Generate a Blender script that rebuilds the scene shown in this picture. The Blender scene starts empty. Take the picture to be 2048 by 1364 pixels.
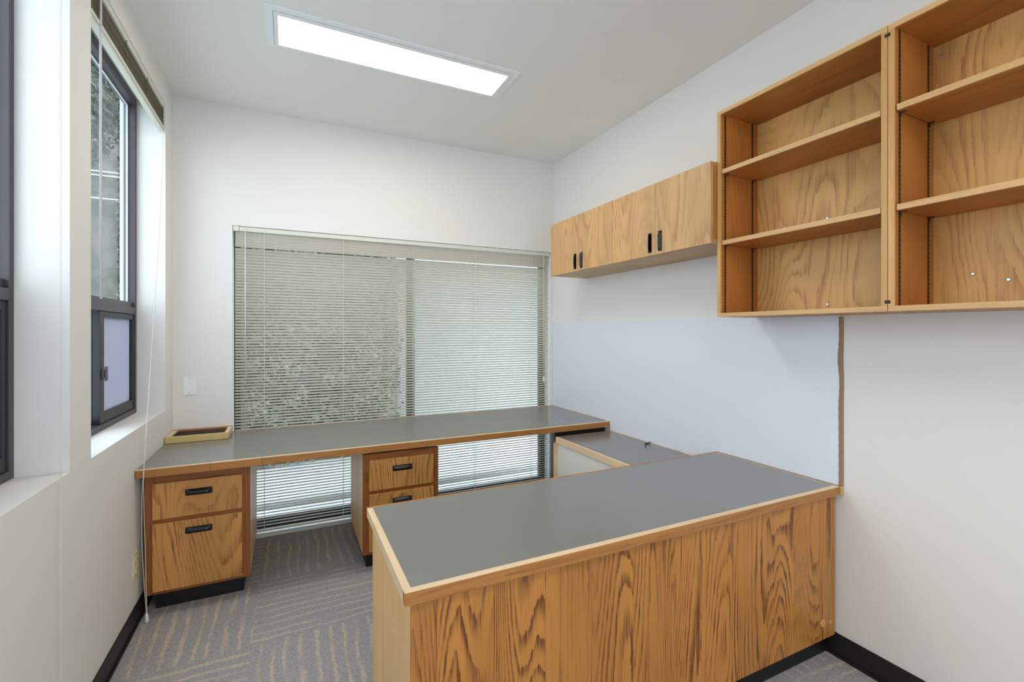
import bpy, bmesh, math, random
from mathutils import Vector
random.seed(7)
scene = bpy.context.scene
COL = scene.collection

# ---------------------------------------------------------------- camera
CAM_H = 1.445
cam_data = bpy.data.cameras.new('camera')
cam_data.sensor_width = 36.0
cam_data.sensor_fit = 'HORIZONTAL'
cam_data.lens = 925.0 / 2048 * 36
cam_data.shift_y = -(682 - 662.5) / 2048
cam_data.clip_start = 0.01
cam = bpy.data.objects.new('camera', cam_data)
COL.objects.link(cam)
cam.location = (0, 0, CAM_H)
cam.rotation_euler = (math.pi / 2, 0, -math.radians(25.74))
scene.camera = cam

# ---------------------------------------------------------------- sky and exposure
world = bpy.data.worlds.new('overcast_sky')
scene.world = world
world.use_nodes = True
bg = world.node_tree.nodes['Background']
bg.inputs['Color'].default_value = (0.76, 0.86, 1.0, 1)
bg.inputs['Strength'].default_value = 2.7
scene.view_settings.view_transform = 'Standard'
scene.view_settings.look = 'None'
scene.view_settings.gamma = 1.0
scene.view_settings.use_curve_mapping = False
scene.view_settings.exposure = 0.64
scene.cycles.use_denoising = True
scene.cycles.max_bounces = 12
scene.cycles.diffuse_bounces = 8
scene.cycles.transparent_max_bounces = 16
scene.cycles.sample_clamp_indirect = 8.0
CEILING_LAMP = 9.5
REAR_FILL = 16.0

def portal(loc, rot, sx, sy):
    d = bpy.data.lights.new('sky_portal', 'AREA')
    d.shape = 'RECTANGLE'
    d.size, d.size_y = sx, sy
    d.cycles.is_portal = True
    o = bpy.data.objects.new('sky_portal', d)
    COL.objects.link(o)
    o.location = loc
    o.rotation_euler = rot
portal((-0.905, 2.875, 1.895), (0, -math.pi / 2, 0), 1.87, 1.18)
portal((-0.905, 1.508, 1.895), (0, -math.pi / 2, 0), 1.87, 1.18)
portal((0.85, -1.94, 1.4), (math.pi / 2, 0, 0), 1.9, 2.2)
portal((0.91, 3.88, 1.1), (-math.pi / 2, 0, 0), 2.52, 2.14)

# ---------------------------------------------------------------- materials
def srgb(r, g, b):
    f = lambda c: (c / 255 / 12.92) if c / 255 <= 0.04045 else ((c / 255 + 0.055) / 1.055) ** 2.4
    return (f(r), f(g), f(b), 1)

class NT:
    def __init__(self, name):
        self.m = bpy.data.materials.new(name)
        self.m.use_nodes = True
        self.t = self.m.node_tree
        self.b = self.t.nodes['Principled BSDF']
        self.out = self.t.nodes['Material Output']
    def n(self, typ, **kw):
        nd = self.t.nodes.new(typ)
        for k, v in kw.items():
            if k.startswith('i_'):
                nd.inputs[k[2:].replace('_', ' ')].default_value = v
            else:
                setattr(nd, k, v)
        return nd
    def l(self, a, b):
        self.t.links.new(a, b)
    def math(self, op, a, b=None, clamp=False):
        nd = self.n('ShaderNodeMath', operation=op, use_clamp=clamp)
        for i, v in enumerate((a, b)):
            if v is None: continue
            if isinstance(v, (int, float)): nd.inputs[i].default_value = v
            else: self.l(v, nd.inputs[i])
        return nd.outputs[0]
    def mix(self, fac, a, b):
        nd = self.n('ShaderNodeMix', data_type='RGBA')
        for sock, v in ((nd.inputs[0], fac), (nd.inputs[6], a), (nd.inputs[7], b)):
            if isinstance(v, (int, float, tuple)): sock.default_value = v
            else: self.l(v, sock)
        return nd.outputs[2]
    def smooth(self, v, a, b):
        nd = self.n('ShaderNodeMapRange', interpolation_type='SMOOTHSTEP')
        self.l(v, nd.inputs[0]); nd.inputs[1].default_value = a; nd.inputs[2].default_value = b
        return nd.outputs[0]
    def noise(self, vec, scale, detail=2.0, rough=0.5, dist=0.0):
        nd = self.n('ShaderNodeTexNoise', i_Scale=scale, i_Detail=detail, i_Roughness=rough, i_Distortion=dist)
        self.l(vec, nd.inputs['Vector'])
        return nd.outputs['Fac']
    def mapping(self, vec, scale=(1, 1, 1)):
        nd = self.n('ShaderNodeMapping')
        nd.inputs['Scale'].default_value = scale
        self.l(vec, nd.inputs['Vector'])
        return nd.outputs['Vector']
    def bump(self, h, strength, dist=0.002):
        nd = self.n('ShaderNodeBump')
        nd.inputs['Strength'].default_value = strength
        nd.inputs['Distance'].default_value = dist
        self.l(h, nd.inputs['Height'])
        self.l(nd.outputs[0], self.b.inputs['Normal'])

def plain(name, col, rough=0.5, metal=0.0, spec=0.5, emit=None):
    s = NT(name)
    s.b.inputs['Base Color'].default_value = col
    s.b.inputs['Roughness'].default_value = rough
    s.b.inputs['Metallic'].default_value = metal
    s.b.inputs['Specular IOR Level'].default_value = spec
    if emit:
        s.b.inputs['Emission Color'].default_value = emit[0]
        s.b.inputs['Emission Strength'].default_value = emit[1]
    return s.m

def oak(name, axis, base, dark, figure=0.8, bands=16.0, across=2.6, along=0.42, rough=0.42, pores=0.45):
    """solid oak: stretched noise cut into contour lines gives the cathedral figure"""
    s = NT(name)
    tc = s.n('ShaderNodeTexCoord').outputs['Object']
    rnd = s.n('ShaderNodeObjectInfo').outputs['Random']
    comb = s.n('ShaderNodeCombineXYZ')
    s.l(s.math('MULTIPLY', rnd, 37.0), comb.inputs[0])
    s.l(s.math('MULTIPLY', rnd, 53.0), comb.inputs[1])
    s.l(s.math('MULTIPLY', rnd, 91.0), comb.inputs[2])
    add = s.n('ShaderNodeVectorMath', operation='ADD')
    s.l(tc, add.inputs[0]); s.l(comb.outputs[0], add.inputs[1])
    v = add.outputs[0]
    def sc(ac, al):
        k = [ac, ac, ac]; k['XYZ'.index(axis)] = al
        return tuple(k)
    broad = s.noise(s.mapping(v, sc(across, along)), 1.0, 1.5, 0.4, 0.25)
    jag = s.noise(s.mapping(v, sc(60.0, 7.0)), 1.0, 4.0, 0.65)
    val = s.math('ADD', s.math('MULTIPLY', broad, bands * 1.9), s.math('MULTIPLY', jag, 0.9))
    saw = s.math('FRACT', val)
    band = s.math('MULTIPLY', s.smooth(saw, 0.35, 0.9), s.math('SUBTRACT', 1.0, s.smooth(saw, 0.93, 1.0)))
    strm = s.noise(s.mapping(v, sc(9.0, 1.2)), 1.0, 2.0, 0.5)
    fib = s.noise(s.mapping(v, sc(170.0, 5.0)), 1.0, 3.0, 0.65)
    pore = s.smooth(fib, 0.52, 0.70)
    fine = s.noise(s.mapping(v, sc(420.0, 14.0)), 1.0, 2.0, 0.6)
    m1 = s.math('MULTIPLY', s.math('MULTIPLY', band, s.smooth(strm, 0.25, 0.65)), figure)
    m1 = s.math('MULTIPLY', m1, s.math('ADD', 0.25, s.math('MULTIPLY', s.smooth(fib, 0.3, 0.62), 0.95)))
    m2 = s.math('MULTIPLY', pore, pores * 0.5)
    mask = s.math('ADD', m1, m2, clamp=True)
    tone = s.noise(s.mapping(v, sc(5.0, 0.6)), 1.0, 2.0, 0.5)
    base2 = tuple(c * 0.80 for c in base[:3]) + (1,)
    bc = s.mix(s.smooth(tone, 0.3, 0.7), base, base2)
    col = s.mix(mask, bc, dark)
    s.l(col, s.b.inputs['Base Color'])
    s.b.inputs['Roughness'].default_value = rough
    s.bump(s.math('SUBTRACT', 1.0, mask), 0.12, 0.0006)
    return s.m

HONEY = srgb(196, 138, 74)
HONEY_D = srgb(128, 74, 32)
M = {}
M['oak_front'] = oak('oak_peninsula_front', 'Z', srgb(194, 130, 60), srgb(110, 58, 24), 1.0, 22, 3.8, 0.42)
M['oak_door'] = oak('oak_cabinet_door', 'Z', srgb(216, 170, 116), srgb(172, 120, 76), 0.7, 18, 2.6, 0.42, 0.38, 0.35)
M['oak_drawer'] = oak('oak_drawer', 'Z', srgb(210, 150, 80), srgb(130, 80, 38), 0.9, 20, 3.0, 0.55)
M['oak_frame'] = oak('oak_face_frame', 'Z', srgb(164, 96, 44), srgb(104, 54, 24), 0.7, 10, 5.0, 0.6)
M['oak_frame_x'] = oak('oak_face_rail', 'X', srgb(164, 96, 44), srgb(104, 54, 24), 0.6, 8, 5.0, 0.6)
M['oak_side'] = oak('oak_side', 'Z', srgb(242, 198, 136), srgb(214, 166, 106), 0.4, 6, 4.0, 0.2, 0.4, 0.25)
M['oak_back'] = oak('oak_bookcase_back', 'Z', srgb(228, 180, 108), srgb(180, 122, 72), 0.75, 20, 2.1, 0.8, 0.45, 0.3)
M['oak_case_z'] = oak('oak_bookcase_upright', 'Z', srgb(190, 122, 56), srgb(144, 84, 38), 0.45, 7, 4.0, 0.25)
M['oak_case_y'] = oak('oak_bookcase_shelf', 'Y', srgb(190, 126, 60), srgb(142, 88, 42), 0.45, 8, 4.5, 0.3)
M['oak_edge_z'] = oak('oak_edge_upright', 'Z', srgb(216, 166, 104), srgb(176, 122, 70), 0.35, 6, 4.0, 0.2)
M['oak_edge_y'] = oak('oak_edge_depthwise', 'Y', srgb(216, 172, 116), srgb(176, 128, 80), 0.4, 6, 8.0, 0.3)
M['oak_edge_x'] = oak('oak_edge_crosswise', 'X', srgb(184, 124, 62), srgb(132, 80, 38), 0.5, 8, 9.0, 0.5)
M['pale_oak_y'] = oak('pale_oak_edge', 'Y', srgb(236, 208, 170), srgb(212, 174, 130), 0.5, 8, 9.0, 0.5)
M['glare_lip'] = oak('oak_painted_glare', 'X', srgb(236, 208, 170), srgb(214, 178, 134), 0.4, 8, 9.0, 0.5)  # sky glare on the top of the edging, put into a paler colour
M['birch'] = oak('pale_birch', 'X', srgb(214, 186, 122), srgb(196, 162, 100), 0.3, 5, 5.0, 0.3)

def wall_mat(name, col, rough=0.55, bump=0.12):
    s = NT(name)
    tc = s.n('ShaderNodeTexCoord').outputs['Object']
    s.b.inputs['Base Color'].default_value = col
    s.b.inputs['Roughness'].default_value = rough
    s.b.inputs['Specular IOR Level'].default_value = 0.35
    s.bump(s.noise(tc, 130.0, 3.0, 0.6), bump, 0.0015)
    return s.m
M['wall'] = wall_mat('painted_plaster', srgb(230, 228, 225))
M['ceil'] = wall_mat('ceiling_paint', srgb(236, 235, 230), 0.8)
M['board'] = plain('whiteboard_face', srgb(226, 230, 240), 0.26)
M['white_lam'] = plain('white_laminate', srgb(226, 224, 214), 0.35)
M['lam'] = plain('grey_laminate', srgb(120, 120, 117), 0.2, 0.0, 0.9)
M['black_base'] = plain('black_vinyl', srgb(26, 25, 23), 0.5)
M['black'] = plain('black_paint', srgb(14, 14, 15), 0.5)
M['black_gloss'] = plain('black_plastic_pull', srgb(24, 25, 30), 0.22)
M['bronze'] = plain('bronze_anodised_frame', srgb(76, 72, 76), 0.4, 0.3)
M['bronze_d'] = plain('dark_bronze_frame', srgb(44, 40, 44), 0.4, 0.3)
M['bead'] = plain('pale_glazing_bead', srgb(214, 214, 222), 0.4)
s = NT('cream_vinyl_slat')
s.b.inputs['Base Color'].default_value = srgb(238, 233, 220)
s.b.inputs['Roughness'].default_value = 0.4
tr = s.n('ShaderNodeBsdfTranslucent'); tr.inputs[0].default_value = (0.8, 0.77, 0.72, 1)
mx = s.n('ShaderNodeMixShader'); mx.inputs[0].default_value = 0.45
s.l(s.b.outputs[0], mx.inputs[1]); s.l(tr.outputs[0], mx.inputs[2]); s.l(mx.outputs[0], s.out.inputs['Surface'])
M['slat'] = s.m
M['rail'] = plain('cream_rail_enamel', srgb(216, 217, 204), 0.35)
M['wand'] = plain('milky_plastic_wand', srgb(222, 218, 226), 0.2)
M['string'] = plain('white_cord', srgb(222, 218, 208), 0.7)
M['metal'] = plain('zinc_screw', srgb(200, 200, 205), 0.3, 0.8)
M['plate'] = plain('white_plate', srgb(236, 238, 240), 0.3)
M['ivory'] = plain('ivory_plate', srgb(218, 212, 180), 0.35)
M['fixture'] = plain('fixture_white_enamel', srgb(238, 240, 240), 0.35)
M['joint'] = plain('fixture_joint', srgb(150, 152, 150), 0.5)
M['lens'] = plain('lit_diffuser', (0.9, 0.9, 0.9, 1), 0.4, emit=((1.0, 0.94, 0.80, 1), CEILING_LAMP))
M['lens_fill'] = plain('fill_diffuser', (0.9, 0.9, 0.9, 1), 0.4, emit=((1.0, 0.94, 0.79, 1), REAR_FILL))
M['raw_edge'] = plain('raw_hardboard_edge', srgb(150, 122, 96), 0.8)

def glass(name, tint=(0.93, 0.96, 0.95, 1)):
    s = NT(name)
    tr = s.n('ShaderNodeBsdfTransparent'); tr.inputs[0].default_value = tint
    gl = s.n('ShaderNodeBsdfGlossy'); gl.inputs['Roughness'].default_value = 0.02
    fr = s.n('ShaderNodeFresnel'); fr.inputs[0].default_value = 1.5
    mx = s.n('ShaderNodeMixShader')
    geo = s.n('ShaderNodeNewGeometry')
    fac = s.math('MULTIPLY', fr.outputs[0], s.math('SUBTRACT', 1.0, geo.outputs['Backfacing']))
    s.l(fac, mx.inputs[0]); s.l(tr.outputs[0], mx.inputs[1]); s.l(gl.outputs[0], mx.inputs[2])
    s.l(mx.outputs[0], s.out.inputs['Surface'])
    return s.m
M['glass'] = glass('window_glass')
M['clear'] = glass('clear_plastic', (0.86, 0.85, 0.9, 1))
s = NT('frosted_glass')
tr = s.n('ShaderNodeBsdfTranslucent'); tr.inputs[0].default_value = (0.55, 0.55, 0.62, 1)
df = s.n('ShaderNodeBsdfDiffuse'); df.inputs[0].default_value = (0.52, 0.52, 0.58, 1)
mx = s.n('ShaderNodeMixShader'); mx.inputs[0].default_value = 0.5
s.l(tr.outputs[0], mx.inputs[1]); s.l(df.outputs[0], mx.inputs[2]); s.l(mx.outputs[0], s.out.inputs['Surface'])
M['frost'] = s.m

# carpet: streaks along local Y, broken into tufts
s = NT('carpet_pile')
tc = s.n('ShaderNodeTexCoord').outputs['Object']
rnd = s.n('ShaderNodeObjectInfo').outputs['Random']
comb = s.n('ShaderNodeCombineXYZ')
s.l(s.math('MULTIPLY', rnd, 40.0), comb.inputs[0]); s.l(s.math('MULTIPLY', rnd, 77.0), comb.inputs[1])
add = s.n('ShaderNodeVectorMath', operation='ADD')
s.l(tc, add.inputs[0]); s.l(comb.outputs[0], add.inputs[1])
v = add.outputs[0]
sep = s.n('ShaderNodeSeparateXYZ'); s.l(tc, sep.inputs[0])
wob = s.noise(s.mapping(v, (5.0, 2.2, 1)), 1.0, 2.0, 0.5)
edge = s.noise(s.mapping(v, (60.0, 26.0, 1)), 1.0, 3.0, 0.7)
x = s.math('ADD', s.math('MULTIPLY', sep.outputs[0], 17.0), s.math('MULTIPLY', wob, 1.5))
x = s.math('ADD', x, s.math('MULTIPLY', edge, 0.55))
tri = s.math('ABSOLUTE', s.math('SUBTRACT', s.math('FRACT', x), 0.5))
tuft = s.noise(v, 260.0, 2.0, 0.7)
tuft2 = s.noise(s.mapping(v, (340.0, 150.0, 200)), 1.0, 2.0, 0.7)
st = s.math('SUBTRACT', 1.0, s.smooth(tri, 0.07, 0.2))
st = s.math('MULTIPLY', st, s.smooth(tuft, 0.42, 0.56))
stw = s.math('MULTIPLY', st, s.smooth(s.noise(s.mapping(v, (14.0, 5.0, 1)), 1.0, 2.0), 0.25, 0.6))
grey = s.mix(s.smooth(tuft2, 0.3, 0.7), srgb(146, 143, 145), srgb(180, 177, 180))
col = s.mix(stw, grey, srgb(216, 198, 174))
s.l(col, s.b.inputs['Base Color'])
s.b.inputs['Roughness'].default_value = 0.95
s.b.inputs['Specular IOR Level'].default_value = 0.15
s.bump(s.math('ADD', tuft, s.math('MULTIPLY', tuft2, 0.6)), 0.6, 0.004)
M['carpet'] = s.m

s = NT('foliage')
tc = s.n('ShaderNodeTexCoord').outputs['Object']
s.l(s.mix(s.smooth(s.noise(tc, 3.0, 4.0, 0.7), 0.35, 0.65), srgb(62, 72, 54), srgb(146, 150, 128)), s.b.inputs['Base Color'])
s.b.inputs['Roughness'].default_value = 0.5
M['leaf'] = s.m
s = NT('dark_foliage')  # darker leaf colour for the tall shrub and the tree
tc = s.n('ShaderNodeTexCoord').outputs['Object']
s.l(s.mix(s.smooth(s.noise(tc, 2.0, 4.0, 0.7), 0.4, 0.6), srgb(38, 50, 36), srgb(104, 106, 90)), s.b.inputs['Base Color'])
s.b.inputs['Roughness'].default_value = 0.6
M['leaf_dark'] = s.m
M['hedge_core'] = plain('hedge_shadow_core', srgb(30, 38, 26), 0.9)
s = NT('hazy_hillside')
tc = s.n('ShaderNodeTexCoord').outputs['Object']
a1 = s.mix(s.smooth(s.noise(tc, 1.6, 6.0, 0.7), 0.4, 0.62), srgb(66, 68, 60), srgb(100, 96, 86))
s.l(s.mix(s.smooth(s.noise(tc, 2.2, 8.0, 0.75), 0.48, 0.6), a1, srgb(48, 64, 44)), s.b.inputs['Base Color'])
s.b.inputs['Roughness'].default_value = 0.9
M['hill'] = s.m
s = NT('pale_concrete')
tc = s.n('ShaderNodeTexCoord').outputs['Object']
s.l(s.mix(s.noise(tc, 2.0, 5.0, 0.6), srgb(196, 196, 192), srgb(222, 222, 220)), s.b.inputs['Base Color'])
s.b.inputs['Roughness'].default_value = 0.9
M['concrete'] = s.m
s = NT('pale_render')
tc = s.n('ShaderNodeTexCoord').outputs['Object']
s.l(s.mix(s.noise(tc, 1.2, 4.0, 0.6), srgb(170, 172, 168), srgb(200, 202, 198)), s.b.inputs['Base Color'])
s.b.inputs['Roughness'].default_value = 0.9
M['render'] = s.m
M['dark_slot'] = plain('grille_louvre', srgb(92, 66, 56), 0.45)
s = NT('slotted_standard')
tc = s.n('ShaderNodeTexCoord').outputs['Object']
sep = s.n('ShaderNodeSeparateXYZ'); s.l(tc, sep.inputs[0])
fr_ = s.math('FRACT', s.math('MULTIPLY', sep.outputs[2], 62.0))
s.l(s.mix(s.smooth(fr_, 0.45, 0.55), srgb(20, 12, 8), srgb(88, 52, 26)), s.b.inputs['Base Color'])
s.b.inputs['Roughness'].default_value = 0.5
M['standard'] = s.m

# ---------------------------------------------------------------- builders
def tag(o, label=None, cat=None, group=None, kind=None):
    if label: o['label'] = label
    if cat: o['category'] = cat
    if group: o['group'] = group
    if kind: o['kind'] = kind
    return o

def abs_loc(o):
    p = Vector(o.location)
    return p if o.parent is None else p + abs_loc(o.parent)

def link(name, me, mat, loc, parent=None):
    if mat is not None and not me.materials:
        me.materials.append(mat)
    o = bpy.data.objects.new(name, me)
    COL.objects.link(o)
    if parent is not None:
        o.parent = parent
        o.location = Vector(loc) - abs_loc(parent)
    else:
        o.location = loc
    return o

def empty(name, loc):
    o = bpy.data.objects.new(name, None)
    o.empty_display_size = 0.1
    COL.objects.link(o)
    o.location = loc
    return o

def bm_box(bm, x0, x1, y0, y1, z0, z1, bevel=0.0):
    vs = [bm.verts.new(p) for p in ((x0, y0, z0), (x1, y0, z0), (x1, y1, z0), (x0, y1, z0),
                                    (x0, y0, z1), (x1, y0, z1), (x1, y1, z1), (x0, y1, z1))]
    fs = [bm.faces.new([vs[i] for i in f]) for f in
          ((3, 2, 1, 0), (4, 5, 6, 7), (0, 1, 5, 4), (1, 2, 6, 5), (2, 3, 7, 6), (3, 0, 4, 7))]
    if bevel:
        es = list({e for f in fs for e in f.edges})
        bmesh.ops.bevel(bm, geom=es, offset=bevel, segments=2, profile=0.6, affect='EDGES')

def boxes(name, lst, mat, parent=None, bevel=0.0, origin=None):
    """one mesh from several boxes given in room coordinates"""
    if origin is None:
        origin = Vector(((min(b[0] for b in lst) + max(b[1] for b in lst)) / 2,
                         (min(b[2] for b in lst) + max(b[3] for b in lst)) / 2,
                         (min(b[4] for b in lst) + max(b[5] for b in lst)) / 2))
    origin = Vector(origin)
    bm = bmesh.new()
    for x0, x1, y0, y1, z0, z1 in lst:
        bm_box(bm, x0 - origin.x, x1 - origin.x, y0 - origin.y, y1 - origin.y, z0 - origin.z, z1 - origin.z, bevel)
    me = bpy.data.meshes.new(name)
    bm.to_mesh(me); bm.free()
    return link(name, me, mat, origin, parent)

def box(name, x0, x1, y0, y1, z0, z1, mat, parent=None, bevel=0.0):
    return boxes(name, [(x0, x1, y0, y1, z0, z1)], mat, parent, bevel)

def tube(name, pts, r, mat, parent=None, sides=8, smooth=True, closed_ends=True, origin=None):
    """a swept tube; r is a number or a list of radii"""
    pts = [Vector(p) for p in pts]
    rs = r if isinstance(r, (list, tuple)) else [r] * len(pts)
    origin = Vector(origin) if origin is not None else pts[0]
    bm = bmesh.new()
    rings = []
    for i, p in enumerate(pts):
        a = pts[max(i - 1, 0)]; b = pts[min(i + 1, len(pts) - 1)]
        d = (b - a).normalized()
        u = d.cross(Vector((0, 1, 0)))
        if u.length < 0.1: u = d.cross(Vector((1, 0, 0)))
        u.normalize(); w = d.cross(u)
        rings.append([bm.verts.new(p - origin + (u * math.cos(t) + w * math.sin(t)) * rs[i])
                      for t in [2 * math.pi * k / sides for k in range(sides)]])
    for A, B in zip(rings, rings[1:]):
        for k in range(sides):
            f = bm.faces.new((A[k], A[(k + 1) % sides], B[(k + 1) % sides], B[k])); f.smooth = smooth
    if closed_ends:
        bm.faces.new(rings[0][::-1]); bm.faces.new(rings[-1])
    bmesh.ops.recalc_face_normals(bm, faces=bm.faces)
    me = bpy.data.meshes.new(name)
    bm.to_mesh(me); bm.free()
    return link(name, me, mat, origin, parent)

def spline(pts, n=6):
    P = [Vector(p) for p in pts]
    P = [P[0]] + P + [P[-1]]
    out = []
    for i in range(1, len(P) - 2):
        for k in range(n):
            t = k / n
            a, b, c, d = P[i - 1], P[i], P[i + 1], P[i + 2]
            out.append(0.5 * ((2 * b) + (c - a) * t + (2 * a - 5 * b + 4 * c - d) * t * t + (3 * b - a - 3 * c + d) * t ** 3))
    out.append(P[-2])
    return out

# ---------------------------------------------------------------- room shell
XL, XR, YB, YR, ZC = -0.68, 2.20, 3.676, -1.8, 2.98
WT = 0.22
# left wall with two deep window openings
W1 = (0.92, 2.096); W2 = (2.285, 3.464); SILL, HEAD = 0.96, 2.83
RX0, RX1, RZ0, RZ1 = -0.1, 1.8, 0.3, 2.5
lw = []
for y0, y1 in ((YR - 0.15, W1[0]), (W1[1], W2[0]), (W2[1], YB + 0.2)):
    lw.append((XL - WT, XL, y0, y1, -0.05, ZC + 0.05))
for y0, y1 in (W1, W2):
    lw.append((XL - WT, XL, y0, y1, -0.05, SILL))
    lw.append((XL - WT, XL, y0, y1, HEAD, ZC + 0.05))
tag(boxes('wall_left', lw, M['wall']), kind='structure')
BX0, BX1, BZ0, BZ1 = -0.348, 2.168, 0.016, 2.17
bw = [(XL - 0.0, BX0, YB, YB + 0.2, -0.05, ZC + 0.05), (BX1, XR + 0.15, YB, YB + 0.2, -0.05, ZC + 0.05),
      (BX0, BX1, YB, YB + 0.2, -0.05, BZ0), (BX0, BX1, YB, YB + 0.2, BZ1, ZC + 0.05)]
tag(boxes('wall_back', bw, M['wall']), kind='structure')
tag(box('wall_right', XR, XR + 0.15, YR - 0.15, YB, -0.05, ZC + 0.05, M['wall']), kind='structure')
tag(boxes('wall_rear', [(XL, RX0, YR - 0.15, YR, -0.05, ZC + 0.05), (RX1, XR, YR - 0.15, YR, -0.05, ZC + 0.05),
                        (RX0, RX1, YR - 0.15, YR, -0.05, RZ0), (RX0, RX1, YR - 0.15, YR, RZ1, ZC + 0.05)], M['wall']), kind='structure')
tag(box('ceiling', XL, XR, YR, YB, ZC, ZC + 0.05, M['ceil']), kind='structure')

# floor with carpet tiles, quarter-turned like a chequerboard
floor = tag(box('floor', XL, XR, YR, YB, -0.05, -0.006, M['black_base']), kind='structure')
TS = 0.6
tx0, ty0 = -0.155, 2.43
tile_mesh = {}
for i in range(-1, 5):
    for j in range(-8, 4):
        x0, x1 = tx0 + TS * i, tx0 + TS * (i + 1)
        y0, y1 = ty0 + TS * j, ty0 + TS * (j + 1)
        x0c, x1c, y0c, y1c = max(x0, XL), min(x1, XR), max(y0, YR), min(y1, YB)
        if x1c - x0c < 0.02 or y1c - y0c < 0.02: continue
        turned = (i + j) % 2 == 0
        g = 0.0002
        cx, cy = (x0c + x1c) / 2, (y0c + y1c) / 2
        hx, hy = (x1c - x0c) / 2 - g, (y1c - y0c) / 2 - g
        if turned: hx, hy = hy, hx
        key = (round(hx, 4), round(hy, 4))
        if key not in tile_mesh:
            bm = bmesh.new()
            bm_box(bm, -hx, hx, -hy, hy, -0.003, 0.003, 0.0005)
            me = bpy.data.meshes.new('carpet_tile'); bm.to_mesh(me); bm.free()
            me.materials.append(M['carpet'])
            tile_mesh[key] = me
        o = link('carpet_tile', tile_mesh[key], None, (cx, cy, -0.003), floor)
        if turned: o.rotation_euler = (0, 0, math.pi / 2)

def baseboard(name, lst):
    tag(boxes(name, lst, M['black_base'], bevel=0.0012), kind='structure')
baseboard('baseboard_left', [(XL, XL + 0.006, YR, YB, 0, 0.102), (XL + 0.006, XL + 0.014, YR, YB, 0, 0.012)])
baseboard('baseboard_right', [(XR - 0.006, XR, YR, YB, 0, 0.102), (XR - 0.014, XR - 0.006, YR, YB, 0, 0.012)])
baseboard('baseboard_back', [(XL + 0.014, BX0, YB - 0.006, YB, 0, 0.102)])
baseboard('baseboard_rear', [(XL + 0.014, XR - 0.014, YR, YR + 0.006, 0, 0.102)])
# painted ledge under the low back window
tag(box('trim_1', BX0 + 0.001, BX1 - 0.001, YB - 0.004, YB + 0.12, BZ0 - 0.012, BZ0 + 0.004, M['plate'], bevel=0.001), kind='structure')

# ---------------------------------------------------------------- windows
def side_window(name, y0, y1, full):
    w = tag(empty(name, (XL - 0.16, (y0 + y1) / 2, SILL)), kind='structure')
    xa, xb = XL - 0.195, XL - 0.14
    f = 0.028
    F = M['bronze']
    box('frame_jamb', xa, xb, y0, y0 + f, SILL, HEAD, F, w, 0.002)
    box('frame_jamb', xa, xb, y1 - f, y1, SILL, HEAD, F, w, 0.002)
    box('frame_head', xa, xb, y0 + f, y1 - f, HEAD - 0.05, HEAD, F, w, 0.002)
    box('frame_sill', xa, xb, y0 + f, y1 - f, SILL, SILL + 0.03, F, w, 0.002)
    boxes('meeting_rail', [(xa, xb, y0 + f, y1 - f, 1.545, 1.585), (xa, xb - 0.012, y0 + f, y1 - f, 1.585, 1.615)], F, w, 0.002)
    # fixed upper pane with its pale bead
    ga, gb = xa + 0.008, xa + 0.014
    box('pane', ga, gb, y0 + f, y1 - f, 1.615, HEAD - 0.05, M['glass'], w)
    b = 0.011
    boxes('glazing_bead', [(gb, gb + 0.008, y1 - f - b, y1 - f, 1.615, HEAD - 0.05), (gb, gb + 0.008, y0 + f, y0 + f + b, 1.615, HEAD - 0.05),
                           (gb, gb + 0.008, y0 + f + b, y1 - f - b, HEAD - 0.05 - 0.008, HEAD - 0.05)], M['bead'], w)
    # lower slider: far sash with frosted pane, near half clear glass behind a screen channel
    ym = y0 + (y1 - y0) * 0.5
    z0, z1 = SILL + 0.032, 1.543
    sx0, sx1 = xa + 0.02, xb - 0.006
    fixed = box('fixed_pane', ga, gb, y0 + f, ym + 0.02, z0, z1, M['glass'], w)
    boxes('screen_channel', [(xa, xa + 0.018, ym + 0.02, ym + 0.06, z0, z1), (xa, xa + 0.018, y0 + f, ym, z0, z0 + 0.025)], M['bronze_d'], w)
    ys = y0 + (y1 - y0) * 0.515
    sash = boxes('sash', [(sx0, sx1, ys, ys + 0.055, z0, z1), (sx0, sx1, y1 - f - 0.03, y1 - f - 0.002, z0, z1),
                          (sx0, sx1, ys + 0.055, y1 - f - 0.03, z0, z0 + 0.05), (sx0, sx1, ys + 0.055, y1 - f - 0.03, z1 - 0.03, z1)],
                 M['bronze_d'], w, 0.002)
    box('frosted_pane', sx0 + 0.008, sx0 + 0.014, ys + 0.055, y1 - f - 0.03, z0 + 0.05, z1 - 0.03, M['frost'], sash)
    boxes('latch', [(sx1, sx1 + 0.01, ys + 0.012, ys + 0.04, 1.215, 1.255), (sx1 + 0.01, sx1 + 0.016, ys + 0.02, ys + 0.05, 1.2, 1.27)], M['bronze'], sash, 0.002)
    return w
side_window('window_1', W1[0], W1[1], True)
side_window('window_2', W2[0], W2[1], True)

w5 = tag(empty('fill_window', (0.85, YR - 0.1, 0.3)), kind='structure')  # unseen rear window, added to let fill light into the room
for x0_, x1_ in ((RX0, RX0 + 0.04), (RX1 - 0.04, RX1)):
    box('frame_jamb', x0_, x1_, YR - 0.1, YR - 0.05, RZ0, RZ1, M['bronze'], w5, 0.002)
box('frame_head', RX0 + 0.04, RX1 - 0.04, YR - 0.1, YR - 0.05, RZ1 - 0.04, RZ1, M['bronze'], w5, 0.002)
box('frame_sill', RX0 + 0.04, RX1 - 0.04, YR - 0.1, YR - 0.05, RZ0, RZ0 + 0.04, M['bronze'], w5, 0.002)
box('pane', RX0 + 0.04, RX1 - 0.04, YR - 0.078, YR - 0.072, RZ0 + 0.04, RZ1 - 0.04, M['glass'], w5)

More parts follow.
